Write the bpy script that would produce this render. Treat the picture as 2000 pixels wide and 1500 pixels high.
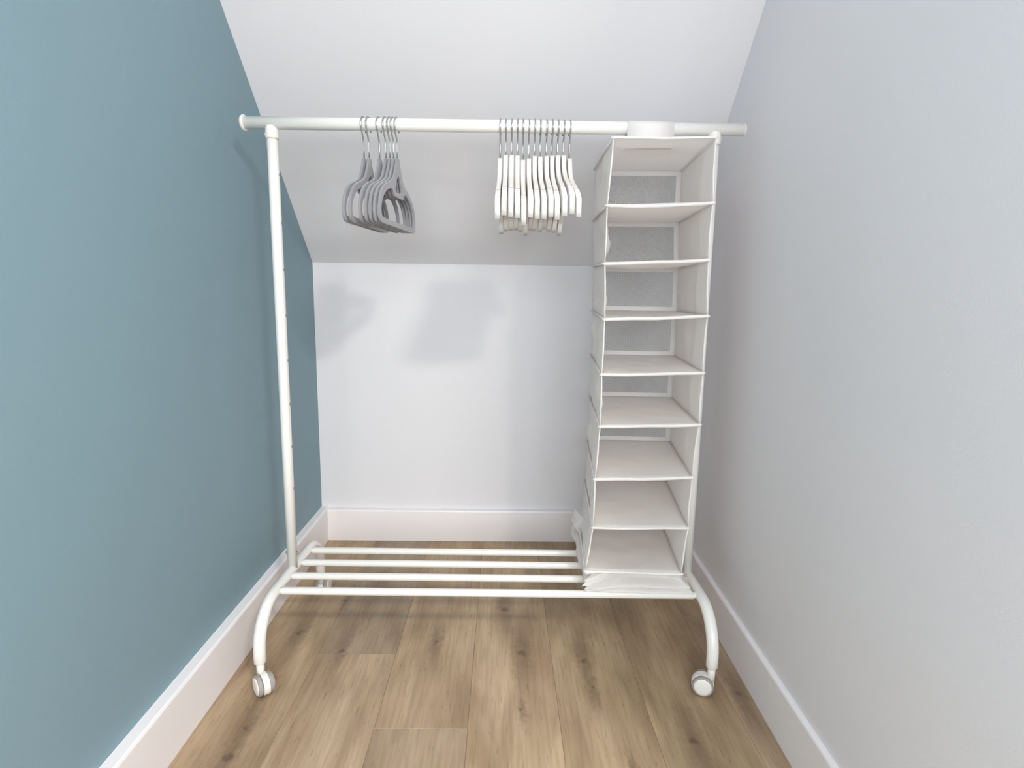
import bpy, bmesh, math, random
from mathutils import Vector, Matrix, noise

for o in list(bpy.data.objects):
    bpy.data.objects.remove(o, do_unlink=True)
scene = bpy.context.scene
COL = scene.collection

# ------------------------------------------------------------------ camera
CAM = Vector((0.6296, -1.9704, 0.8653))
YAW, PITCH, ROLL, FPX = 0.0155, 0.1555, -0.0133, 1144.79
fw = Vector((math.sin(YAW) * math.cos(PITCH), math.cos(YAW) * math.cos(PITCH), -math.sin(PITCH)))
rt0 = Vector((math.cos(YAW), -math.sin(YAW), 0))
dn0 = fw.cross(rt0)
RT = math.cos(ROLL) * rt0 + math.sin(ROLL) * dn0
DN = -math.sin(ROLL) * rt0 + math.cos(ROLL) * dn0
cam_data = bpy.data.cameras.new('camera')
cam_data.sensor_fit = 'HORIZONTAL'
cam_data.sensor_width = 36.0
cam_data.lens = 36.0 * FPX / 2000.0
cam_data.clip_start = 0.02
cam = bpy.data.objects.new('camera', cam_data)
COL.objects.link(cam)
cm = Matrix((RT, -DN, -fw)).transposed().to_4x4()
cm.translation = CAM
cam.matrix_world = cm
scene.camera = cam


def at_y(u, v, y):
    """Point on the plane Y = y seen at photo pixel (u, v)."""
    d = RT * ((u - 1000) / FPX) + DN * ((v - 750) / FPX) + fw
    return CAM + d * ((y - CAM.y) / d.y)


# ------------------------------------------------------------------ world, exposure
world = bpy.data.worlds.new('room_daylight')
scene.world = world
world.use_nodes = True
wb = world.node_tree.nodes['Background']
wb.inputs['Color'].default_value = (0.90, 0.95, 1.0, 1)
wb.inputs['Strength'].default_value = 2.5
scene.view_settings.view_transform = 'Standard'
scene.view_settings.look = 'None'
scene.view_settings.gamma = 1
scene.view_settings.use_curve_mapping = False
scene.view_settings.exposure = -0.08
scene.cycles.max_bounces = 16
scene.cycles.diffuse_bounces = 12
LAMP_POS = Vector((1.62, -3.15, 2.40))
LAMP_POWER = 80
WINDOW_POWER = 55
WINDOW_Y = -3.45


# ------------------------------------------------------------------ materials
def srgb(r, g, b):
    f = lambda c: (c / 255 / 12.92) if c / 255 <= 0.04045 else ((c / 255 + 0.055) / 1.055) ** 2.4
    return (f(r), f(g), f(b), 1)


def mat(name, col, rough=0.5, metal=0.0, bump=0.0, bscale=200, var=0.0, vscale=3.0, spec=0.5, coat=0.0):
    m = bpy.data.materials.new(name)
    m.use_nodes = True
    nt = m.node_tree
    b = nt.nodes['Principled BSDF']
    b.inputs['Base Color'].default_value = col
    b.inputs['Roughness'].default_value = rough
    b.inputs['Metallic'].default_value = metal
    b.inputs['Specular IOR Level'].default_value = spec
    b.inputs['Coat Weight'].default_value = coat
    geo = nt.nodes.new('ShaderNodeNewGeometry')
    if var:
        n = nt.nodes.new('ShaderNodeTexNoise')
        n.inputs['Scale'].default_value = vscale
        n.inputs['Detail'].default_value = 3
        nt.links.new(geo.outputs['Position'], n.inputs['Vector'])
        mx = nt.nodes.new('ShaderNodeMix')
        mx.data_type = 'RGBA'
        mx.inputs['A'].default_value = tuple(c * (1 - var) for c in col[:3]) + (1,)
        mx.inputs['B'].default_value = tuple(min(1, c * (1 + var)) for c in col[:3]) + (1,)
        nt.links.new(n.outputs['Fac'], mx.inputs['Factor'])
        nt.links.new(mx.outputs['Result'], b.inputs['Base Color'])
    if bump:
        n2 = nt.nodes.new('ShaderNodeTexNoise')
        n2.inputs['Scale'].default_value = bscale
        n2.inputs['Detail'].default_value = 4
        nt.links.new(geo.outputs['Position'], n2.inputs['Vector'])
        bp = nt.nodes.new('ShaderNodeBump')
        bp.inputs['Strength'].default_value = bump
        bp.inputs['Distance'].default_value = 0.001
        nt.links.new(n2.outputs['Fac'], bp.inputs['Height'])
        nt.links.new(bp.outputs['Normal'], b.inputs['Normal'])
    return m


M_BLUE = mat('blue_wall_paint', srgb(124, 150, 160), 0.55, bump=0.25, bscale=260, var=0.03, vscale=1.6, spec=0.35)
M_WHITE = mat('white_wall_paint', srgb(221, 220, 222), 0.6, bump=0.22, bscale=240, var=0.015, vscale=2.2, spec=0.3)
M_CEIL = M_WHITE
M_GREYWALL = M_WHITE
M_TRIM = mat('white_trim_paint', srgb(234, 230, 230), 0.4, bump=0.08, bscale=120, var=0.01)
M_TRIMGREY = M_TRIM
M_METAL = mat('white_powder_coat', srgb(228, 226, 220), 0.28, bump=0.04, bscale=600, coat=0.25)
M_PLASTIC = mat('white_plastic', srgb(226, 222, 216), 0.35)
M_TREAD = mat('grey_rubber', srgb(150, 146, 140), 0.6)
M_CHROME = mat('chrome_wire', (0.48, 0.48, 0.48, 1), 0.22, metal=1.0)
M_VELVET = mat('grey_velvet', srgb(138, 137, 141), 0.9, bump=0.4, bscale=1500, var=0.05, vscale=60, spec=0.15)
M_VELVET.node_tree.nodes['Principled BSDF'].inputs['Sheen Weight'].default_value = 0.35
M_WOOD = mat('white_painted_wood', srgb(216, 212, 206), 0.4, bump=0.1, bscale=300)
M_GRIP = mat('white_rubber_grip', srgb(232, 231, 227), 0.55)
M_LAMP = mat('lamp_diffuser', srgb(240, 238, 234), 0.4)


def fabric(name, col, trans):
    m = mat(name, col, 0.65, bump=0.35, bscale=900, spec=0.3)
    nt = m.node_tree
    b = nt.nodes['Principled BSDF']
    out = nt.nodes['Material Output']
    t = nt.nodes.new('ShaderNodeBsdfTranslucent')
    t.inputs['Color'].default_value = col
    mx = nt.nodes.new('ShaderNodeMixShader')
    mx.inputs['Fac'].default_value = trans
    nt.links.new(b.outputs['BSDF'], mx.inputs[1])
    nt.links.new(t.outputs['BSDF'], mx.inputs[2])
    nt.links.new(mx.outputs['Shader'], out.inputs['Surface'])
    return m


M_FABRIC = fabric('white_polyester', srgb(251, 249, 247), 0.5)
M_PIPING = fabric('white_piping', srgb(230, 226, 221), 0.05)
M_MESH = mat('shade_grey_netting', srgb(182, 180, 177), 0.6)  # white netting, greyed to stand for the shaded wall seen through its gaps

KNOTS = [(0.117, -0.583, .012), (0.123, -0.989, .011), (0.681, -0.669, .013), (0.829, -0.695, .011), (0.640, -0.468, .013),
         (0.470, -0.625, .008), (1.013, -0.951, .012), (1.157, -0.81, .011), (0.245, -0.658, .009), (0.195, -0.424, .008),
         (0.126, -0.915, .007), (0.117, -0.823, .008), (0.836, -0.79, .007), (0.678, -0.86, .004), (0.88, -1.02, .004)]


def floor_material():
    m = bpy.data.materials.new('oak_plank')
    m.use_nodes = True
    nt = m.node_tree
    N, L = nt.nodes.new, nt.links.new
    b = nt.nodes['Principled BSDF']
    geo = N('ShaderNodeNewGeometry')
    oi = N('ShaderNodeObjectInfo')
    # shift the grain from plank to plank
    rnd = N('ShaderNodeMath'); rnd.operation = 'MULTIPLY'; rnd.inputs[1].default_value = 37.0
    L(oi.outputs['Random'], rnd.inputs[0])
    cmb = N('ShaderNodeCombineXYZ')
    L(rnd.outputs[0], cmb.inputs['X']); L(rnd.outputs[0], cmb.inputs['Y'])
    add = N('ShaderNodeVectorMath'); add.operation = 'ADD'
    L(geo.outputs['Position'], add.inputs[0]); L(cmb.outputs[0], add.inputs[1])

    def noise_tex(scale_vec, scale, detail, dist=0.0):
        mp = N('ShaderNodeMapping'); mp.inputs['Scale'].default_value = scale_vec
        L(add.outputs[0], mp.inputs['Vector'])
        n = N('ShaderNodeTexNoise'); n.inputs['Scale'].default_value = scale
        n.inputs['Detail'].default_value = detail; n.inputs['Distortion'].default_value = dist
        L(mp.outputs[0], n.inputs['Vector'])
        return n
    broad = noise_tex((1, 0.22, 1), 14, 3, 0.6)
    fine = noise_tex((1, 0.05, 1), 150, 6, 0.3)
    blot = noise_tex((1, 0.45, 1), 7, 2, 0.4)
    pore = noise_tex((1, 0.09, 1), 260, 2, 0.2)
    ramp = N('ShaderNodeValToRGB')
    ramp.color_ramp.elements[0].position = 0.28
    ramp.color_ramp.elements[0].color = srgb(160, 137, 112)
    ramp.color_ramp.elements[1].position = 0.72
    ramp.color_ramp.elements[1].color = srgb(198, 177, 150)
    L(broad.outputs['Fac'], ramp.inputs['Fac'])
    r2 = N('ShaderNodeValToRGB')
    r2.color_ramp.elements[0].position = 0.36; r2.color_ramp.elements[0].color = (0.66, 0.63, 0.60, 1)
    r2.color_ramp.elements[1].position = 0.56; r2.color_ramp.elements[1].color = (1, 1, 1, 1)
    L(fine.outputs['Fac'], r2.inputs['Fac'])
    m1 = N('ShaderNodeMix'); m1.data_type = 'RGBA'; m1.blend_type = 'MULTIPLY'; m1.inputs['Factor'].default_value = 0.42
    L(ramp.outputs['Color'], m1.inputs['A']); L(r2.outputs['Color'], m1.inputs['B'])
    r3 = N('ShaderNodeValToRGB')
    r3.color_ramp.elements[0].position = 0.36; r3.color_ramp.elements[0].color = (0.80, 0.78, 0.77, 1)
    r3.color_ramp.elements[1].position = 0.62; r3.color_ramp.elements[1].color = (1, 1, 1, 1)
    L(blot.outputs['Fac'], r3.inputs['Fac'])
    m2 = N('ShaderNodeMix'); m2.data_type = 'RGBA'; m2.blend_type = 'MULTIPLY'; m2.inputs['Factor'].default_value = 0.8
    L(m1.outputs['Result'], m2.inputs['A']); L(r3.outputs['Color'], m2.inputs['B'])
    r5 = N('ShaderNodeValToRGB')
    r5.color_ramp.elements[0].position = 0.27; r5.color_ramp.elements[0].color = (0.58, 0.54, 0.50, 1)
    r5.color_ramp.elements[1].position = 0.37; r5.color_ramp.elements[1].color = (1, 1, 1, 1)
    L(pore.outputs['Fac'], r5.inputs['Fac'])
    m5 = N('ShaderNodeMix'); m5.data_type = 'RGBA'; m5.blend_type = 'MULTIPLY'; m5.inputs['Factor'].default_value = 0.7
    L(m2.outputs['Result'], m5.inputs['A']); L(r5.outputs['Color'], m5.inputs['B'])
    m2 = m5
    # each plank's own stain (object colour)
    m3 = N('ShaderNodeMix'); m3.data_type = 'RGBA'; m3.blend_type = 'MULTIPLY'; m3.inputs['Factor'].default_value = 1.0
    L(m2.outputs['Result'], m3.inputs['A']); L(oi.outputs['Color'], m3.inputs['B'])
    # knots with a streak along the grain
    wob = N('ShaderNodeTexNoise'); wob.inputs['Scale'].default_value = 60
    L(geo.outputs['Position'], wob.inputs['Vector'])
    wsub = N('ShaderNodeVectorMath'); wsub.operation = 'SUBTRACT'; wsub.inputs[1].default_value = (0.5, 0.5, 0.5)
    L(wob.outputs['Color'], wsub.inputs[0])
    wsc = N('ShaderNodeVectorMath'); wsc.operation = 'SCALE'; wsc.inputs['Scale'].default_value = 0.026
    L(wsub.outputs[0], wsc.inputs[0])
    wp = N('ShaderNodeVectorMath'); wp.operation = 'ADD'
    L(geo.outputs['Position'], wp.inputs[0]); L(wsc.outputs[0], wp.inputs[1])
    acc = None
    for kx, ky, kr in KNOTS:
        for (sy, dr, w) in ((0.8, 1.5, 0.85), (0.17, 2.3, 0.5)):
            s = N('ShaderNodeVectorMath'); s.operation = 'SUBTRACT'; s.inputs[1].default_value = (kx, ky, 0)
            L(wp.outputs[0], s.inputs[0])
            q = N('ShaderNodeVectorMath'); q.operation = 'MULTIPLY'; q.inputs[1].default_value = (1 / (kr * dr), sy / (kr * dr), 0)
            L(s.outputs[0], q.inputs[0])
            ln = N('ShaderNodeVectorMath'); ln.operation = 'LENGTH'
            L(q.outputs[0], ln.inputs[0])
            mr = N('ShaderNodeMapRange'); mr.interpolation_type = 'SMOOTHSTEP'
            mr.inputs['From Min'].default_value = 0.1; mr.inputs['From Max'].default_value = 1.25
            mr.inputs['To Min'].default_value = w; mr.inputs['To Max'].default_value = 0
            L(ln.outputs['Value'], mr.inputs['Value'])
            if acc is None:
                acc = mr.outputs[0]
            else:
                mxm = N('ShaderNodeMath'); mxm.operation = 'MAXIMUM'
                L(acc, mxm.inputs[0]); L(mr.outputs[0], mxm.inputs[1])
                acc = mxm.outputs[0]
    m4 = N('ShaderNodeMix'); m4.data_type = 'RGBA'
    m4.inputs['B'].default_value = srgb(92, 72, 56)
    L(acc, m4.inputs['Factor']); L(m3.outputs['Result'], m4.inputs['A'])
    L(m4.outputs['Result'], b.inputs['Base Color'])
    b.inputs['Roughness'].default_value = 0.5
    b.inputs['Specular IOR Level'].default_value = 0.35
    bp = N('ShaderNodeBump'); bp.inputs['Strength'].default_value = 0.25; bp.inputs['Distance'].default_value = 0.0008
    L(fine.outputs['Fac'], bp.inputs['Height']); L(bp.outputs['Normal'], b.inputs['Normal'])
    return m


M_OAK = floor_material()
M_SUB = mat('dark_subfloor', srgb(96, 78, 62), 0.9)


# ------------------------------------------------------------------ helpers
def mesh_from(name, verts, faces, smooth=False):
    me = bpy.data.meshes.new(name)
    me.from_pydata([tuple(v) for v in verts], [], faces)
    bm = bmesh.new(); bm.from_mesh(me)
    bmesh.ops.recalc_face_normals(bm, faces=bm.faces)
    bm.to_mesh(me); bm.free()
    if smooth:
        for p in me.polygons:
            p.use_smooth = True
    me.update()
    return me


def obj(name, me, m, parent=None, world_space=True):
    o = bpy.data.objects.new(name, me)
    if m and not me.materials:
        me.materials.append(m)
    COL.objects.link(o)
    if parent:
        o.parent = parent
        if world_space:
            o.matrix_parent_inverse = WORLD[parent.name].inverted()
    WORLD[o.name] = (WORLD[parent.name] if (parent and not world_space) else Matrix.Identity(4))
    return o


WORLD = {}


def empty(name, mw, label, cat, group=None):
    o = bpy.data.objects.new(name, None)
    o.empty_display_size = 0.05
    COL.objects.link(o)
    o.matrix_world = mw
    WORLD[o.name] = mw.copy()
    tag(o, label, cat, group)
    return o


def tag(o, label=None, cat=None, group=None, kind=None):
    if label: o['label'] = label
    if cat: o['category'] = cat
    if group: o['group'] = group
    if kind: o['kind'] = kind
    return o


def box_mesh(name, x0, x1, y0, y1, z0, z1, bevel=0.0, segs=2):
    bm = bmesh.new()
    bmesh.ops.create_cube(bm, size=1)
    for v in bm.verts:
        v.co = Vector((x0 + (v.co.x + .5) * (x1 - x0), y0 + (v.co.y + .5) * (y1 - y0), z0 + (v.co.z + .5) * (z1 - z0)))
    if bevel:
        bmesh.ops.bevel(bm, geom=list(bm.edges), offset=bevel, segments=segs, affect='EDGES', profile=0.5)
    me = bpy.data.meshes.new(name)
    bm.to_mesh(me); bm.free()
    return me


def prism_mesh(name, poly, h0, h1, axis):
    """Extrude a closed polygon along an axis ('x','y' or 'z')."""
    def p(a, b, h):
        return {'x': (h, a, b), 'y': (a, h, b), 'z': (a, b, h)}[axis]
    n = len(poly)
    v = [p(a, b, h0) for a, b in poly] + [p(a, b, h1) for a, b in poly]
    f = [list(range(n)), list(range(n, 2 * n))] + [[i, (i + 1) % n, n + (i + 1) % n, n + i] for i in range(n)]
    return mesh_from(name, v, f)


def tube_mesh(name, pts, r, segs=16, closed_ends=True, radii=None):
    pts = [Vector(p) for p in pts]
    n = len(pts)
    tang = []
    for i in range(n):
        a = pts[max(i - 1, 0)]; b = pts[min(i + 1, n - 1)]
        tang.append((b - a).normalized())
    t0 = tang[0]
    ref = Vector((0, 0, 1)) if abs(t0.z) < 0.9 else Vector((1, 0, 0))
    u = t0.cross(ref).normalized()
    verts, faces = [], []
    for i in range(n):
        if i:
            q = tang[i - 1].rotation_difference(tang[i])
            u = q @ u
        w = tang[i].cross(u).normalized()
        rr = radii[i] if radii else r
        for k in range(segs):
            a = 2 * math.pi * k / segs
            verts.append(pts[i] + (u * math.cos(a) + w * math.sin(a)) * rr)
    for i in range(n - 1):
        for k in range(segs):
            k2 = (k + 1) % segs
            faces.append([i * segs + k, i * segs + k2, (i + 1) * segs + k2, (i + 1) * segs + k])
    if closed_ends:
        faces.append(list(range(segs)))
        faces.append([(n - 1) * segs + k for k in range(segs)])
    me = mesh_from(name, verts, faces, True)
    for p in me.polygons:
        if len(p.vertices) > 4:
            p.use_smooth = False
    return me


def lathe_mesh(name, prof, origin, axis, segs=24):
    """Revolve (radius, height) pairs about an axis through origin."""
    axis = Vector(axis).normalized(); origin = Vector(origin)
    ref = Vector((0, 0, 1)) if abs(axis.z) < 0.9 else Vector((1, 0, 0))
    u = axis.cross(ref).normalized(); w = axis.cross(u)
    verts, faces = [], []
    for r, h in prof:
        for k in range(segs):
            a = 2 * math.pi * k / segs
            verts.append(origin + axis * h + (u * math.cos(a) + w * math.sin(a)) * max(r, 1e-5))
    for i in range(len(prof) - 1):
        for k in range(segs):
            k2 = (k + 1) % segs
            faces.append([i * segs + k, i * segs + k2, (i + 1) * segs + k2, (i + 1) * segs + k])
    faces.append(list(range(segs)))
    faces.append([(len(prof) - 1) * segs + k for k in range(segs)])
    me = mesh_from(name, verts, faces, True)
    for p in me.polygons:
        if len(p.vertices) > 4:
            p.use_smooth = False
    return me


def arc(c, a, b, ang0, ang1, n, r):
    return [Vector(c) + (Vector(a) * math.cos(t) + Vector(b) * math.sin(t)) * r
            for t in [ang0 + (ang1 - ang0) * i / n for i in range(n + 1)]]


# ------------------------------------------------------------------ setting
KNEE, SLOPE, WR, WRA = 0.9531, 0.952, 1.2135, 0.0287
CEILZ = 2.42
YTOP = -(CEILZ - KNEE) / SLOPE
YL = -2.15         # the blue wall ends here
YR = -1.75          # the right wall ends here, the room widens behind
wr = lambda y: WR + WRA * y
o = obj('wall_left', prism_mesh('wall_left', [(0.12, -.05), (0.12, CEILZ + .1), (YL, CEILZ + .1), (YL, -.05)], -.12, 0, 'x'), M_BLUE)
tag(o, 'blue grey painted side wall beside the rack', 'wall', kind='structure')
o = obj('wall_back', prism_mesh('wall_back', [(-.12, -.05), (1.40, -.05), (1.40, KNEE + .1), (-.12, KNEE + .1)], 0, .12, 'y'), M_WHITE)
tag(o, 'low white knee wall behind the rack', 'wall', kind='structure')
me = prism_mesh('wall_right', [(wr(.12), .12), (wr(.12) + .15, .12), (wr(YR) + .15, YR), (wr(YR), YR)], -.05, CEILZ + .1, 'z')
o = obj('wall_right', me, M_GREYWALL)
tag(o, 'pale painted side wall beside the organizer', 'wall', kind='structure')
sl = [(0.12, KNEE - SLOPE * .12), (YTOP, CEILZ), (YTOP, CEILZ + .16), (0.12, KNEE - SLOPE * .12 + .16)]
o = obj('ceiling', prism_mesh('ceiling', sl, -.12, 1.42, 'x'), M_CEIL)
tag(o, 'sloping white attic ceiling above the rack', 'ceiling', kind='structure')
o = obj('ceiling', box_mesh('ceiling_flat', -.12, 2.6, -3.7, YTOP, CEILZ, CEILZ + .12), M_CEIL)
tag(o, 'flat white ceiling of the room the alcove opens from', 'ceiling', kind='structure')


def baseboard(name, poly, h0, h1, axis, m, label, mw=None):
    me = prism_mesh(name, poly, h0, h1, axis)
    if mw:
        me.transform(mw)
    bo = obj(name, me, m)
    return tag(bo, label, 'baseboard', kind='structure')


def bprof(t, h):   # thickness outwards, square board with an eased top edge
    return [(0, 0), (t, 0), (t, h - .005), (t - .0015, h - .0015), (t - .005, h), (0, h)]


baseboard('baseboard_left', [(a, b) for a, b in bprof(.0255, .1165)], YL, 0, 'y', M_TRIM, 'white baseboard along the blue wall')
baseboard('baseboard_back', [(-a, b) for a, b in bprof(.0225, .1115)], 0.0, 1.22, 'x', M_TRIM, 'white baseboard along the low knee wall')
me = prism_mesh('baseboard_right', [(-a, b) for a, b in bprof(.0105, .1105)], YR, 0, 'y')
for v in me.vertices:
    v.co.x += wr(v.co.y)
o = obj('baseboard_right', me, M_TRIMGREY)
tag(o, 'white baseboard along the pale wall beside the organizer', 'baseboard', kind='structure')

# floor: a subfloor with separate oak planks
floor = obj('floor', box_mesh('floor', -.1, 3.3, -4.3, .1, -.06, -.012), M_SUB)
tag(floor, 'light oak plank floor with knots', 'floor', kind='structure')
PW, X0 = 0.187, 0.192 - 0.187 * 2
random.seed(4)
ends = {1: [-1.60], 2: [-0.674, -1.95], 3: [-0.916, -2.15], 4: [-1.42], 5: [-1.70, -0.12], 6: [-1.25], 7: [-0.5, -1.8], 0: [-1.9]}
tint = {(1, 0): (.88, .84, .77), (1, 1): (.93, .9, .86), (2, 0): (.73, .71, .70), (2, 1): (1.0, .97, .93), (3, 0): (.90, .85, .78),
        (3, 1): (.84, .82, .80), (4, 0): (.99, .95, .88), (4, 1): (.95, .9, .85), (5, 0): (.86, .83, .77), (5, 1): (.93, .90, .82),
        (6, 0): (.90, .86, .76), (6, 1): (.92, .88, .82), (7, 0): (.88, .84, .76)}
for c in range(0, 19):
    xa, xb = X0 + (c - 0) * PW - 0, X0 + (c + 1) * PW
    cuts = [0.08] + sorted(ends.get(c, [-0.5 - random.random() * .9, -2.0 - random.random() * .6]), reverse=True) + [-4.3]
    if c < 1:
        continue
    for i in range(len(cuts) - 1):
        me = box_mesh('plank', max(xa, -.05) + .00015, xb - .00015, cuts[i + 1] + .00015, cuts[i] - .00015, -.012, 0, 0.0006, 1)
        po = obj('plank', me, M_OAK, floor)
        t = tint.get((c, i))
        if t is None:
            k = random.uniform(.84, 1.0)
            t = (k, k * .965, k * .91)
        po.color = (*t, 1)

# window in the end wall behind the photographer
wx0, wx1, wz0, wz1 = 0.10, 1.40, 0.75, 1.85
wv = [(-.15, -.05), (1.65, -.05), (1.65, CEILZ), (-.15, CEILZ)]
ivr = [(wx0, wz0), (wx1, wz0), (wx1, wz1), (wx0, wz1)]
vs_ = [(a, y, b) for y in (WINDOW_Y, WINDOW_Y - .14) for a, b in wv + ivr]
fs_ = []
for i in range(4):
    j = (i + 1) % 4
    fs_ += [[i, j, 4 + j, 4 + i], [8 + i, 8 + j, 12 + j, 12 + i], [i, j, 8 + j, 8 + i], [4 + i, 4 + j, 12 + j, 12 + i]]
o = obj('wall_rear', mesh_from('wall_rear', vs_, fs_), M_WHITE)
tag(o, 'white end wall with a window facing the alcove', 'wall', kind='structure')
win = obj('window_1', box_mesh('window_sill', wx0 - .05, wx1 + .05, WINDOW_Y - .10, WINDOW_Y + .05, wz0 - .03, wz0, .003, 1), M_TRIM)
tag(win, 'white framed window in the end wall', 'window', kind='structure')
for (a, b, c, d) in ((wx0, wx0 + .05, wz0, wz1), (wx1 - .05, wx1, wz0, wz1), (wx0, wx1, wz1 - .05, wz1), (wx0, wx1, wz0, wz0 + .05), (wx0, wx1, 1.38, 1.42)):
    obj('window_frame', box_mesh('window_frame', a, b, WINDOW_Y - .10, WINDOW_Y - .06, c, d, .002, 1), M_TRIM, win)
wl = bpy.data.lights.new('window_rear_offscreen', 'AREA')
wl.shape = 'RECTANGLE'; wl.size = wx1 - wx0; wl.size_y = wz1 - wz0; wl.energy = WINDOW_POWER; wl.color = (0.90, 0.95, 1.0)
wo = bpy.data.objects.new('window_rear_offscreen', wl)
COL.objects.link(wo)
wo.location = ((wx0 + wx1) / 2, WINDOW_Y - .12, (wz0 + wz1) / 2)
wo.rotation_euler = (math.radians(90), 0, 0)

# ceiling lamp of the room behind the photographer
lamp = empty('ceiling_lamp', Matrix.Translation(LAMP_POS), 'round white flush ceiling lamp behind the alcove', 'lamp')
obj('lamp_base', lathe_mesh('lamp_base', [(0.19, 0.02), (0.19, -.03), (0.17, -.035)], LAMP_POS, (0, 0, 1), 40), M_PLASTIC, lamp)
obj('lamp_diffuser', lathe_mesh('lamp_diffuser', [(0.17, -.03), (0.165, -.05), (0.12, -.07), (0.05, -.08), (0.0, -.081)], LAMP_POS, (0, 0, 1), 40), M_LAMP, lamp)
ld = bpy.data.lights.new('ceiling_lamp_offscreen', 'AREA')
ld.shape = 'DISK'; ld.size = 0.34; ld.energy = LAMP_POWER; ld.color = (1, 0.955, 0.89)
lo = bpy.data.objects.new('ceiling_lamp_offscreen', ld)
COL.objects.link(lo)
lo.parent = lamp
lo.location = (0, 0, -0.09)

# ------------------------------------------------------------------ clothes rack
RX, RY, TH = 0.6022, -0.5984, -0.0111
RAILZ, RAILR, HALF, POSTX, BARZ, LEGY = 1.2278, 0.0136, 0.555, 0.491, 0.1771, 0.2067
RACK = Matrix.Translation((RX, RY, 0)) @ Matrix.Rotation(TH, 4, 'Z')
RK = lambda x, y, z: RACK @ Vector((x, y, z))
rdir = (RACK.to_3x3() @ Vector((1, 0, 0)))
rack = empty('clothes_rack', RACK, 'white tubular metal clothes rack on casters with a four-bar shelf', 'clothes rack')
obj('top_rail', tube_mesh('top_rail', [RK(-HALF + .004, 0, RAILZ), RK(-.2, 0, RAILZ), RK(.2, 0, RAILZ), RK(HALF, 0, RAILZ)], RAILR, 28), M_METAL, rack)
obj('end_cap', lathe_mesh('end_cap', [(.0165, .0065), (.0172, .004), (.0168, .0015), (.015, -.0015), (.010, -.0035), (.004, -.0045), (0, -.0047)],
                          RK(-HALF, 0, RAILZ), rdir, 28), M_PLASTIC, rack)
obj('end_cap', lathe_mesh('end_cap', [(.0133, -.001), (.0135, .0015), (.012, .003), (0, .0034)], RK(HALF, 0, RAILZ), rdir, 28), M_PLASTIC, rack)
for s in (-1, 1):
    up = obj('upright', tube_mesh('upright', [RK(s * POSTX, 0, z) for z in (BARZ, .5, .9, RAILZ - .008)], 0.0122, 24), M_METAL, rack)
    inner = -s
    for i in range(8):                                  # grey discs standing in for the shade inside the height adjustment holes
        z = 1.118 - i * 0.1045
        if z < .28: break
        c = RK(s * POSTX + inner * .0119, 0, z)
        obj('hole_shade_disc', lathe_mesh('hole_shade_disc', [(.0032, 0), (.0032, .0008), (.0022, .001)], c, rdir * inner, 12), M_TREAD, up)
    obj('collar', lathe_mesh('collar', [(.0140, -.034), (.0146, -.030), (.0146, -.018), (.0138, -.010), (.013, -.006)],
                             RK(s * POSTX, 0, RAILZ), (0, 0, 1), 24), M_PLASTIC, rack)
    for sx in (-1, 1):
        obj('screw', lathe_mesh('screw', [(.0035, 0), (.0035, .0015), (.002, .003)], RK(s * POSTX + sx * .0120, 0, .221), rdir * sx, 12), M_CHROME, rack)
    obj('screw', lathe_mesh('screw', [(.0035, 0), (.0035, .002), (.002, .0035)], RK(s * POSTX - .0132, 0, RAILZ - .024), -rdir, 12), M_PLASTIC, rack)
    # bent foot tube
    br = 0.088
    yv = Vector((0, 1, 0))
    loc = [Vector((s * POSTX, -LEGY, .066))]
    loc += [Vector((s * POSTX, -LEGY + br - br * math.cos(a), BARZ - br + br * math.sin(a))) for a in [i * math.pi / 2 / 14 for i in range(15)]]
    loc += [Vector((s * POSTX, 0, BARZ))]
    loc += [Vector((s * POSTX, LEGY - br + br * math.sin(a), BARZ - br + br * math.cos(a))) for a in [i * math.pi / 2 / 14 for i in range(15)]]
    loc += [Vector((s * POSTX, LEGY, .066))]
    rad = [0.0128] * len(loc)
    # rounded lower lips
    loc = [loc[0] + Vector((0, 0, -.003)), ] + loc + [loc[-1] + Vector((0, 0, -.003))]
    rad = [0.0105] + rad + [0.0105]
    obj('foot_tube', tube_mesh('foot_tube', [RACK @ p for p in loc], .0128, 22, radii=rad), M_METAL, rack)
for k in (-3, -1, 1, 3):
    e = POSTX - .0100
    ys = k * 0.0356
    obj('shelf_bar', tube_mesh('shelf_bar', [RK(-e, ys, BARZ), RK(-e + .006, ys, BARZ), RK(-e + .008, ys, BARZ), RK(0, ys, BARZ), RK(e - .008, ys, BARZ), RK(e - .006, ys, BARZ), RK(e, ys, BARZ)],
                               .0088, 18, radii=[.0074, .0078, .0088, .0088, .0088, .0078, .0074]), M_METAL, rack)


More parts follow.
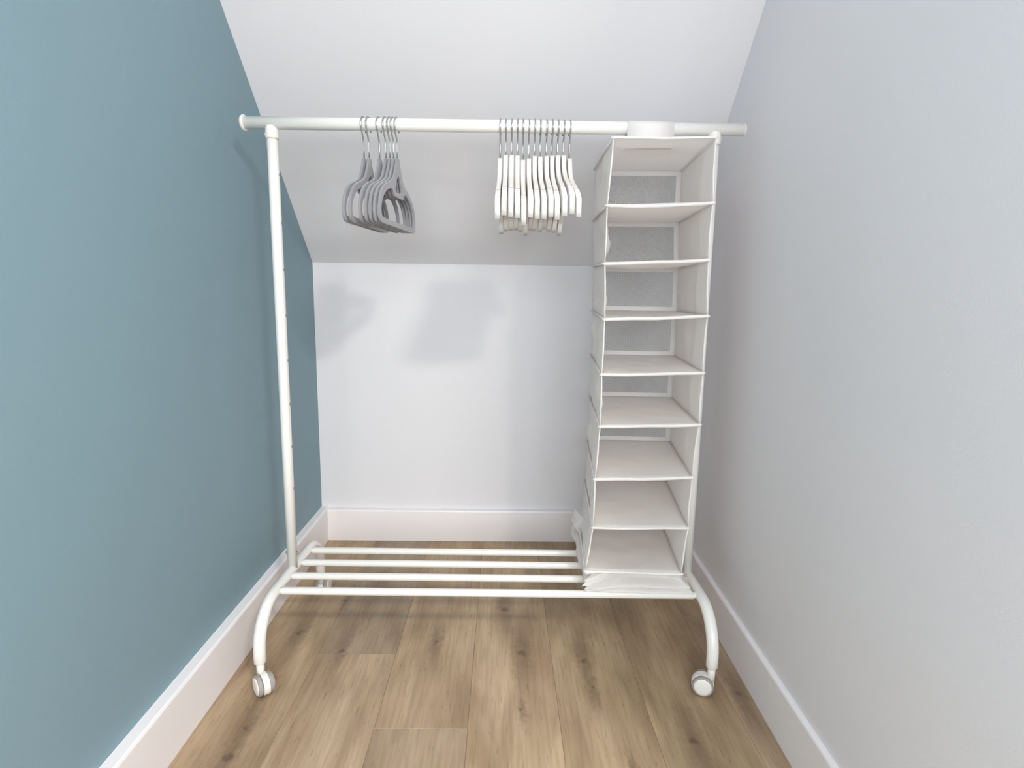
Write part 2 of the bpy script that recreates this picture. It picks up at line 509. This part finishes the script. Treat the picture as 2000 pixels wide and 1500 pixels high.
def caster(px, py, n):
    """Twin-wheel caster under a foot tube; n is the outward normal of the first wheel."""
    n = Vector((n[0], n[1], 0)).normalized()
    base = RK(px, py, 0)
    tr = Vector((-n.y, n.x, 0))
    if caster.flip:
        tr = -tr
    wc = base + tr * 0.0165 + Vector((0, 0, 0.0225))
    # hooded body between the wheels, extruded along the axle
    R = 0.0238
    prof = []
    for i in range(17):
        a = math.radians(-38 + i * (218 / 16))
        prof.append((R * math.cos(a), R * math.sin(a)))
    prof += [(-0.012, -0.006), (0.010, -0.0125)]
    verts, faces = [], []
    hw = 0.0066
    for h in (-hw, hw):
        for a, b in prof:
            verts.append(wc + tr * a + Vector((0, 0, b)) + n * h)
    m_ = len(prof)
    faces = [list(range(m_)), list(range(m_, 2 * m_))] + [[i, (i + 1) % m_, m_ + (i + 1) % m_, m_ + i] for i in range(m_)]
    body = obj('caster', mesh_from('caster', verts, faces), M_PLASTIC, rack)
    st = base + Vector((0, 0, .034))
    obj('stem', lathe_mesh('stem', [(.0080, 0), (.0082, .02), (.0082, .034), (.006, .0345)], base + Vector((0, 0, .030)), (0, 0, 1), 18), M_PLASTIC, body)
    for s in (1, -1):
        wh = obj('wheel', lathe_mesh('wheel', [(.0195, .0072), (.0222, .0078), (.0225, .0095), (.0225, .0150), (.0215, .0165), (.0185, .0168)],
                                     wc, n * s, 32), M_TREAD, body)
        obj('hub_cap', lathe_mesh('hub_cap', [(.0186, .0150), (.0186, .0172), (.0172, .0184), (.010, .0190), (0, .0192)], wc, n * s, 32), M_PLASTIC, body)


caster.flip = False
caster(-POSTX, -LEGY, (-.75, -.66))
caster.flip = False
caster(POSTX, -LEGY, (.30, .95))
caster.flip = False
caster(-POSTX, LEGY, (.99, -.12))
caster(POSTX, LEGY, (.9, .3))

# ------------------------------------------------------------------ hanging organizer
org = empty('hanging_organizer', Matrix.Translation((0.955, -0.53, 0.186)),
            'white fabric hanging organizer with stacked open shelves and netted back on the rack', 'hanging organizer')
rows_px = [((1198, 269), (1398, 269), 1.0), ((1186, 402), (1393, 396), 1.0), ((1181, 515), (1384, 508), 1.0), ((1181, 624), (1382, 618), 1.0),
           ((1175, 732), (1373, 728), 1.0), ((1172, 833), (1366, 830), 1.0), ((1162, 936), (1352, 933), 1.0), ((1158, 1031), (1344, 1031), 1.0),
           ((1143, 1115), (1331, 1121), 1.0)]
back_x = [(.868, 1.094), (.868, 1.094), (.872, 1.100), (.873, 1.102), (.874, 1.102), (.874, 1.102), (.872, 1.104), (.870, 1.100), (.858, 1.090)]
YFL, YFR, YBL, YBR = -.694, -.706, -.354, -.366
rows = []
for i, (a, b, _) in enumerate(rows_px):
    FL = at_y(*a, YFL); FR = at_y(*b, YFR)
    z = (FL.z + FR.z) / 2
    zb = z + (0.004 if 0 < i < 6 else 0.0)
    if i == 0: zb = z + .002
    if i == 8: zb = z - .010
    BL = Vector((back_x[i][0], YBL, zb)); BR = Vector((back_x[i][1], YBR, zb))
    rows.append((FL, FR, BL, BR))


def patch(name, P00, P10, P11, P01, nu, nv, bulge=0.0, normal=None, wrinkle=0.0, seed=0, thick=0.0014, nscale=18):
    """Cloth sheet spanned by four corners, bulged and wrinkled along a normal, with thickness."""
    if normal is None:
        normal = (P10 - P00).cross(P01 - P00).normalized()
    g = []
    for j in range(nv + 1):
        for i in range(nu + 1):
            u, v = i / nu, j / nv
            p = P00 * (1 - u) * (1 - v) + P10 * u * (1 - v) + P11 * u * v + P01 * (1 - u) * v
            edge = min(1.0, 4 * min(u, 1 - u) * 1.0) * min(1.0, 4 * min(v, 1 - v))
            d = bulge * 16 * u * (1 - u) * v * (1 - v)
            d += wrinkle * edge * noise.noise(Vector((p.x * nscale, p.y * nscale, p.z * nscale)) + Vector((seed * 3.1, 0, 0)))
            g.append(p + normal * d)
    n0 = len(g)
    verts = [p + normal * thick / 2 for p in g] + [p - normal * thick / 2 for p in g]
    faces = []
    W = nu + 1
    for j in range(nv):
        for i in range(nu):
            q = [j * W + i, j * W + i + 1, (j + 1) * W + i + 1, (j + 1) * W + i]
            faces.append(q); faces.append([k + n0 for k in reversed(q)])
    rim = [i for i in range(W)] + [j * W + nu for j in range(1, nv + 1)] + [nv * W + i for i in range(nu - 1, -1, -1)] + [j * W for j in range(nv - 1, 0, -1)]
    for a, b in zip(rim, rim[1:] + rim[:1]):
        faces.append([a, b, b + n0, a + n0])
    return mesh_from(name, verts, faces, True)


# strap looping over the rail
sv, sf = [], []
x_a, x_b = 0.8968 - RX, 0.9995 - RX
prof = [(-.006, rows[0][0].z + .001), (-.0145, RAILZ - .020)]
for i in range(13):
    a = math.radians(190 - i * 200 / 12)
    prof.append((math.cos(a) * (RAILR + .0018), RAILZ + math.sin(a) * (RAILR + .0018)))
prof += [(.0145, RAILZ - .020), (.006, rows[0][0].z + .001)]
inn = [(y * .86, z - (.0014 if 1 < i < len(prof) - 2 else 0)) for i, (y, z) in enumerate(prof)]
npf = len(prof)
for x in (x_a, x_b):
    sv += [RK(x, y, z) for y, z in prof] + [RK(x, y, z) for y, z in inn]
for i in range(npf - 1):
    a, b = i, i + 1
    sf.append([a, b, b + 2 * npf, a + 2 * npf])
    sf.append([a + npf, b + npf, b + 3 * npf, a + 3 * npf])
    sf.append([a, b, b + npf, a + npf])
    sf.append([a + 2 * npf, b + 2 * npf, b + 3 * npf, a + 3 * npf])
obj('hanging_strap', mesh_from('hanging_strap', sv, sf, True), M_PIPING, org)

# top panel and shelves
for i, (FL, FR, BL, BR) in enumerate(rows):
    nm = 'top_panel' if i == 0 else 'shelf'
    up = Vector((0, 0, 1))
    sh = obj(nm, patch(nm, FL, FR, BR, BL, 18, 22, bulge=(-.006 if i else .002), normal=up, wrinkle=.004, seed=i, thick=.004 if i else .0025, nscale=20), M_FABRIC, org)
    # piping round the shelf, its front corner tips sticking out a little
    w = (FR - FL).normalized()
    mids = []
    for t in (0, .25, .5, .75, .9, 1):
        p = FL.lerp(FR, t)
        p = p + Vector((0, -.001, 0.0007 * math.sin(t * 9 + i * 2) - (.004 if i == 1 else .001) * math.sin(math.pi * t) * 1.0))
        mids.append(p)
    r = .0038 if 0 < i < 7 else .0028
    obj('front_piping', tube_mesh('front_piping', [FL - w * .005] + mids + [FR + w * .005], r, 10,
                                  radii=[r * .5] + [r] * len(mids) + [r * .5]), M_PIPING, sh)
    obj('side_piping', tube_mesh('side_piping', [FL, FL.lerp(BL, .5) + Vector((-.003, 0, .001)), BL + Vector((-.004, .003, .001))], .0022, 8), M_PIPING, sh)
    obj('side_piping', tube_mesh('side_piping', [FR, FR.lerp(BR, .5) + Vector((-.0005, 0, -.001)), BR], .0022, 8), M_PIPING, sh)

# sides and netted back, one panel for each compartment
for i in range(8):
    A, B = rows[i], rows[i + 1]
    hgt = A[0].z - B[0].z
    lx = Vector((-1, 0, 0))
    obj('side_panel', patch('side_panel', A[0], B[0], B[2], A[2], 10, 20, bulge=-.004 if i > 1 else -.009, normal=lx, wrinkle=.020, seed=20 + i, nscale=24), M_FABRIC, org)
    obj('side_panel', patch('side_panel', A[1], B[1], B[3], A[3], 10, 20, bulge=.005, normal=lx, wrinkle=.006, seed=40 + i, nscale=14), M_FABRIC, org)
    for k in (0, 1):          # seams up the front edges
        mid = A[k].lerp(B[k], .5) + Vector((.0015 if k == 0 else -.002, 0.001, 0))
        obj('edge_seam', tube_mesh('edge_seam', [A[k], A[k].lerp(mid, .5) + Vector((.0006 * (-1) ** i, 0, 0)), mid, B[k].lerp(mid, .5), B[k]], .0014, 8), M_PIPING, org)
    # back: border of cloth round a netting window
    TL, TR, DL, DR = A[2], A[3], B[2], B[3]
    bd = .013
    hx, hz = (TR - TL).length, (TL - DL).length
    bil = lambda u, v: TL * (1 - u) * (1 - v) + TR * u * (1 - v) + DR * u * v + DL * (1 - u) * v
    u0, u1, v0, v1 = bd / hx, 1 - bd / hx, bd / hz, 1 - bd / hz
    us, vs = (0, u0, u1, 1), (0, v0, v1, 1)
    V = [bil(u, v) for v in vs for u in us]
    off = Vector((0, .0012, 0))
    V2 = V + [p + off for p in V]
    F = []
    for j in range(3):
        for k in range(3):
            if j == 1 and k == 1:
                continue
            q = [j * 4 + k, j * 4 + k + 1, j * 4 + k + 5, j * 4 + k + 4]
            F.append(q); F.append([x + 16 for x in q])
    bk = obj('back_panel', mesh_from('back_panel', V2, F), M_FABRIC, org)
    nv_, nf_ = [], []
    Wd, Hd = hx - 2 * bd, hz - 2 * bd
    pitch, sw = .0060, .0009
    for dr in (1, -1):
        k = -Hd
        while k < Wd:
            # strand from (k,0) to (k+Hd,Hd), clipped to the window
            t0, t1 = max(0, -k), min(Hd, Wd - k)
            if t1 - t0 > .002:
                pts = []
                for t in (t0, t1):
                    for d in (-sw, sw):
                        x = min(max(k + t + d, 0), Wd)
                        pts.append((x, t))
                idx = len(nv_)
                for x, t in pts:
                    xx = x if dr == 1 else Wd - x
                    nv_.append(bil((bd + xx) / hx, (bd + t) / hz) + Vector((0, .0004 * dr + .0006, 0)))
                nf_.append([idx, idx + 1, idx + 3, idx + 2])
            k += pitch
    nt_ = obj('netting', mesh_from('netting', nv_, nf_), M_MESH, bk)
    nt_['kind'] = 'stuff'

# the lowest compartments, folded flat on the rack's bars
FL, FR, BL, BR = rows[8]
zb0 = BARZ + .0078
low = [Vector((FL.x + .003, FL.y - .018, zb0)), Vector((1.0735, FR.y - .016, zb0)), Vector((1.0755, BR.y + .004, zb0)), Vector((BL.x - .022, BL.y + .004, zb0))]
crn = [FL, FR, BR, BL]
PER = []
for e in range(4):
    n = 60 if e % 2 == 0 else 60
    for i in range(n):
        PER.append((crn[e].lerp(crn[(e + 1) % 4], i / n), low[e].lerp(low[(e + 1) % 4], i / n), e, i / n))
NL = 34
fv, ff = [], []
for j in range(NL + 1):
    t = j / NL
    for p, q, e, s in PER:
        edge = [Vector((0, -1, 0)), Vector((1, 0, 0)), Vector((0, 1, 0)), Vector((-1, 0, 0))][e]
        nxt = [Vector((0, -1, 0)), Vector((1, 0, 0)), Vector((0, 1, 0)), Vector((-1, 0, 0))]
        c0 = max(0, 1 - s * 6); c1 = max(0, 1 - (1 - s) * 6)
        dirv = (edge + nxt[(e - 1) % 4] * c0 + nxt[(e + 1) % 4] * c1).normalized()
        cn = max(c0, c1)
        base = p.lerp(q, t)
        env = math.sin(math.pi * t) ** .6
        # two stacked folds with a crease between them
        f = (-.024 * math.sin(math.pi * min(1, t / .62)) ** .7 if t < .62 else .005 * math.sin(math.pi * (t - .62) / .10) if t < .72 else -.014 * math.sin(math.pi * (t - .72) / .22) if t < .94 else 0)
        if e == 1: f *= .35
        crump = 0.0
        if e == 0 and s < .42:                  # the bunched front corner
            k = (1 - s / .42)
            g = 3.2 * math.pi * (t + s * 1.15)
            crump = k * (.018 + .0105 * math.sin(g * 1.6) + .006 * math.sin(g * 3.1 + 1))
        if e == 3:
            k = s
            crump = .004 * math.sin(9 * t + 14 * s) * env + .010 * (1 - s) * env
        nz = noise.noise(Vector((base.x * 34, base.y * 34, base.z * 90))) * .0035 + noise.noise(Vector((base.x * 80, base.y * 80, base.z * 150))) * .0018
        if e == 1: nz = min(nz, 0)
        d = (f + crump + nz) * env
        zz = base.z + noise.noise(Vector((base.x * 22, base.y * 22, 3.3))) * .0035 * env
        r_ = base + dirv * d
        fv.append(Vector((min(r_.x, 1.077), r_.y, zz)))
NP = len(PER)
for j in range(NL):
    for k in range(NP):
        k2 = (k + 1) % NP
        ff.append([j * NP + k, j * NP + k2, (j + 1) * NP + k2, (j + 1) * NP + k])
ff.append([NL * NP + k for k in range(NP)])
obj('folded_base', mesh_from('folded_base', fv, ff, True), M_FABRIC, org)
# folded corner of the lowest tray standing up behind
obj('folded_flap', patch('folded_flap', BL + Vector((-.030, -.02, .004)), BL + Vector((-.004, -.12, -.018)), BL + Vector((-.001, -.10, .034)), BL + Vector((-.018, 0.0, .036)), 12, 12,
                         bulge=.006, normal=Vector((-1, 0, 0)), wrinkle=.010, seed=77, nscale=40), M_FABRIC, org)

# ------------------------------------------------------------------ hangers
def flat_shape(name, splines, half, bevel):
    cu = bpy.data.curves.new(name, 'CURVE')
    cu.dimensions = '2D'
    cu.fill_mode = 'BOTH'
    for pts in splines:
        sp = cu.splines.new('POLY')
        sp.points.add(len(pts) - 1)
        for i, (a, b) in enumerate(pts):
            sp.points[i].co = (a, b, 0, 1)
        sp.use_cyclic_u = True
    cu.extrude = half - bevel
    cu.bevel_depth = bevel
    cu.bevel_resolution = 1
    cu.offset = -bevel
    tmp = bpy.data.objects.new(name, cu)
    COL.objects.link(tmp)
    dg = bpy.context.evaluated_depsgraph_get()
    me = bpy.data.meshes.new_from_object(tmp.evaluated_get(dg))
    me.name = name
    bpy.data.objects.remove(tmp, do_unlink=True)
    bpy.data.curves.remove(cu)
    # plane XY -> hanger plane: local y (lateral), z (up); thickness on x
    for v in me.vertices:
        v.co = Vector((v.co.z, v.co.x, v.co.y))
    me.update()
    return me


def smooth_poly(pts, it=2):
    for _ in range(it):          # Chaikin corner cutting, closed
        q = []
        n = len(pts)
        for i in range(n):
            a, b = Vector(pts[i]), Vector(pts[(i + 1) % n])
            q.append(tuple(a * .75 + b * .25)); q.append(tuple(a * .25 + b * .75))
        pts = q
    return pts


def mirror(half):
    return half + [(-a, b) for a, b in reversed(half) if abs(a) > 1e-6]


g_out = smooth_poly(mirror([(.0, .0015), (.009, .0), (.012, -.012), (.022, -.030), (.033, -.046), (.052, -.056), (.078, -.064), (.103, -.076), (.120, -.092),
                            (.129, -.112), (.130, -.128), (.127, -.147), (.112, -.1515), (.06, -.1515)]), 1)
g_tri = smooth_poly([(0, -.034), (.014, -.050), (.028, -.074), (-.028, -.074), (-.014, -.050)], 1)
g_in = smooth_poly(mirror([(.0, -.085), (.036, -.085), (.044, -.069), (.074, -.077), (.096, -.088), (.110, -.102), (.1185, -.118), (.1185, -.130), (.113, -.1395), (.05, -.1395)]), 1)
ME_VEL = flat_shape('velvet_body', [g_out, g_tri, g_in], .0026, .0008)
ME_VEL.materials.append(M_VELVET)

top = [(.0, .0), (.0125, .0), (.0145, -.014), (.021, -.032), (.036, -.049), (.060, -.063), (.088, -.077), (.115, -.094), (.134, -.110), (.1345, -.146)]
bot = [(.122, -.138), (.098, -.118), (.070, -.102), (.038, -.088), (0, -.080)]
ME_WOODH = flat_shape('wooden_body', [mirror(top + bot)], .0048, .0009)
ME_WOODH.materials.append(M_WOOD)


def grip_mesh():
    """Rubber sleeve over the end of an arm, with a raised band at its inner rim."""
    cu = [[(.103, -.0862), (.116, -.0925), (.1352, -.1092), (.1358, -.1475), (.1215, -.1400), (.108, -.1265)]]
    return flat_shape('shoulder_grip', cu, .0051, .0008)


ME_GRIP = grip_mesh(); ME_GRIP.materials.append(M_GRIP)
ME_BAND = flat_shape('grip_band', [[(.1005, -.0838), (.1075, -.0870), (.1125, -.1290), (.1050, -.1255)]], .0054, .0010)
ME_BAND.materials.append(M_GRIP)


def hook_mesh(name, neck, kink):
    """Wire hook in local coordinates, origin at the neck top; rail centre is 'neck' above it."""
    R = .0158 + .0017
    zc = neck + RAILR + .0018 - R
    pts = [Vector((0, 0, -.006)), Vector((0, 0, kink * .6)), Vector((0, -.0004, kink)), Vector((0, -.0028, kink + .005))]
    a0 = math.radians(205)
    for i in range(21):
        a = a0 - math.radians(245) * i / 20
        pts.append(Vector((0, math.cos(a) * R, zc + math.sin(a) * R)))
    return tube_mesh(name, pts, .0017, 8)


def rail_xy(px):
    """Point on the rail axis below which the photo pixel column px falls."""
    best = None
    for i in range(4000):
        x = -HALF + 2 * HALF * i / 3999
        p = RK(x, 0, RAILZ)
        d = p - CAM
        u = 1000 + FPX * d.dot(RT) / d.dot(fw)
        if best is None or abs(u - px) < best[0]:
            best = (abs(u - px), p)
    return best[1]


ORD = ['first', 'second', 'third', 'fourth', 'fifth', 'sixth', 'seventh', 'eighth', 'ninth', 'tenth', 'eleventh', 'twelfth', 'thirteenth']
# grey velvet hangers: rail pixel column, neck pixel column, pixel column of the lower near corner
GREY = [(706.7, 710.7, 672), (716.3, 720.6, 684), (737.9, 741, 703), (751, 753.5, 714), (760.4, 761.6, 723), (767.4, 768.6, 731.5), (771.7, 776, 741)]
NECK_G = 1.1555
ME_HOOKG = hook_mesh('hook', RAILZ - NECK_G, .036)
ME_HOOKG.materials.append(M_CHROME)
for i, (hx_, nx_, tx_) in enumerate(GREY):
    p = rail_xy(nx_ - 1)
    tip = at_y(tx_, 425, p.y - .124)
    s = max(-.9, min(.9, (p.x - tip.x) / .129))
    phi = math.asin(s)          # near end swings towards the blue wall
    mw = Matrix.Translation((p.x, p.y, NECK_G)) @ Matrix.Rotation(-phi, 4, 'Z')
    lab = 'small grey velvet hanger, %s from the post beside the blue wall' % ORD[i]
    h = empty('velvet_hanger', mw, lab, 'hanger', 'grey velvet hangers on the rail')
    obj('body', ME_VEL, M_VELVET, h, False)
    obj('hook', ME_HOOKG, M_CHROME, h, False)

# white wooden hangers: hook column, neck column, neck row offset, tip column, tip row
kx, ky = 220 / 1269, 260 / 1500
WH = list(zip((245, 305, 360, 440, 482, 550, 600, 672, 742, 800, 862, 927, 975),
              (215, 280, 348, 412, 472, 540, 605, 665, 738, 800, 862, 930, 998),
              (585, 550, 550, 555, 600, 590, 560, 565, 560, 555, 555, 555, 590),
              (180, 255, 325, 400, 465, 540, 612, 695, 770, 840, 932, 1020, 1092),
              (1245, 1205, 1225, 1240, 1325, 1230, 1250, 1250, 1225, 1262, 1215, 1190, 1228)))
for i, (hk, nk, ny, tk, ty) in enumerate(WH):
    nk = .6 * nk + .4 * (215 + 65.25 * i)
    tk = .28 * tk + .72 * (180 + 76 * i)
    nk_, tk_ = 940 + kx * nk, 940 + kx * tk
    p = rail_xy(nk_)
    zn = at_y(nk_, 210 + ky * ny, p.y).z
    tip = at_y(tk_, 210 + ky * ty, p.y - .134)
    s = max(-.6, min(.6, (p.x - tip.x) / .135))
    drop = zn - tip.z
    lean = math.atan2((drop - .146), .135)          # some tip forward a little
    mw = Matrix.Translation((p.x, p.y, zn)) @ Matrix.Rotation(-math.asin(s), 4, 'Z') @ Matrix.Rotation(lean * .8, 4, 'X')
    extra = {4: ', hanging lowest of its row', 12: ', last before the fabric organizer'}.get(i, '')
    lab = 'white wooden hanger with rubber grips, %s from the grey hangers%s' % (ORD[i], extra)
    h = empty('wooden_hanger', mw, lab, 'hanger', 'white wooden hangers on the rail')
    obj('body', ME_WOODH, M_WOOD, h, False)
    mh = hook_mesh('hook', RAILZ - zn, (RAILZ - zn) * .48)
    obj('hook', mh, M_CHROME, h, False)
    for sgn in (-1, 1):
        g = obj('shoulder_grip', ME_GRIP, M_GRIP, h, False)
        b = obj('grip_band', ME_BAND, M_GRIP, g, False)
        if sgn < 0:
            g.rotation_euler = (0, 0, math.pi)
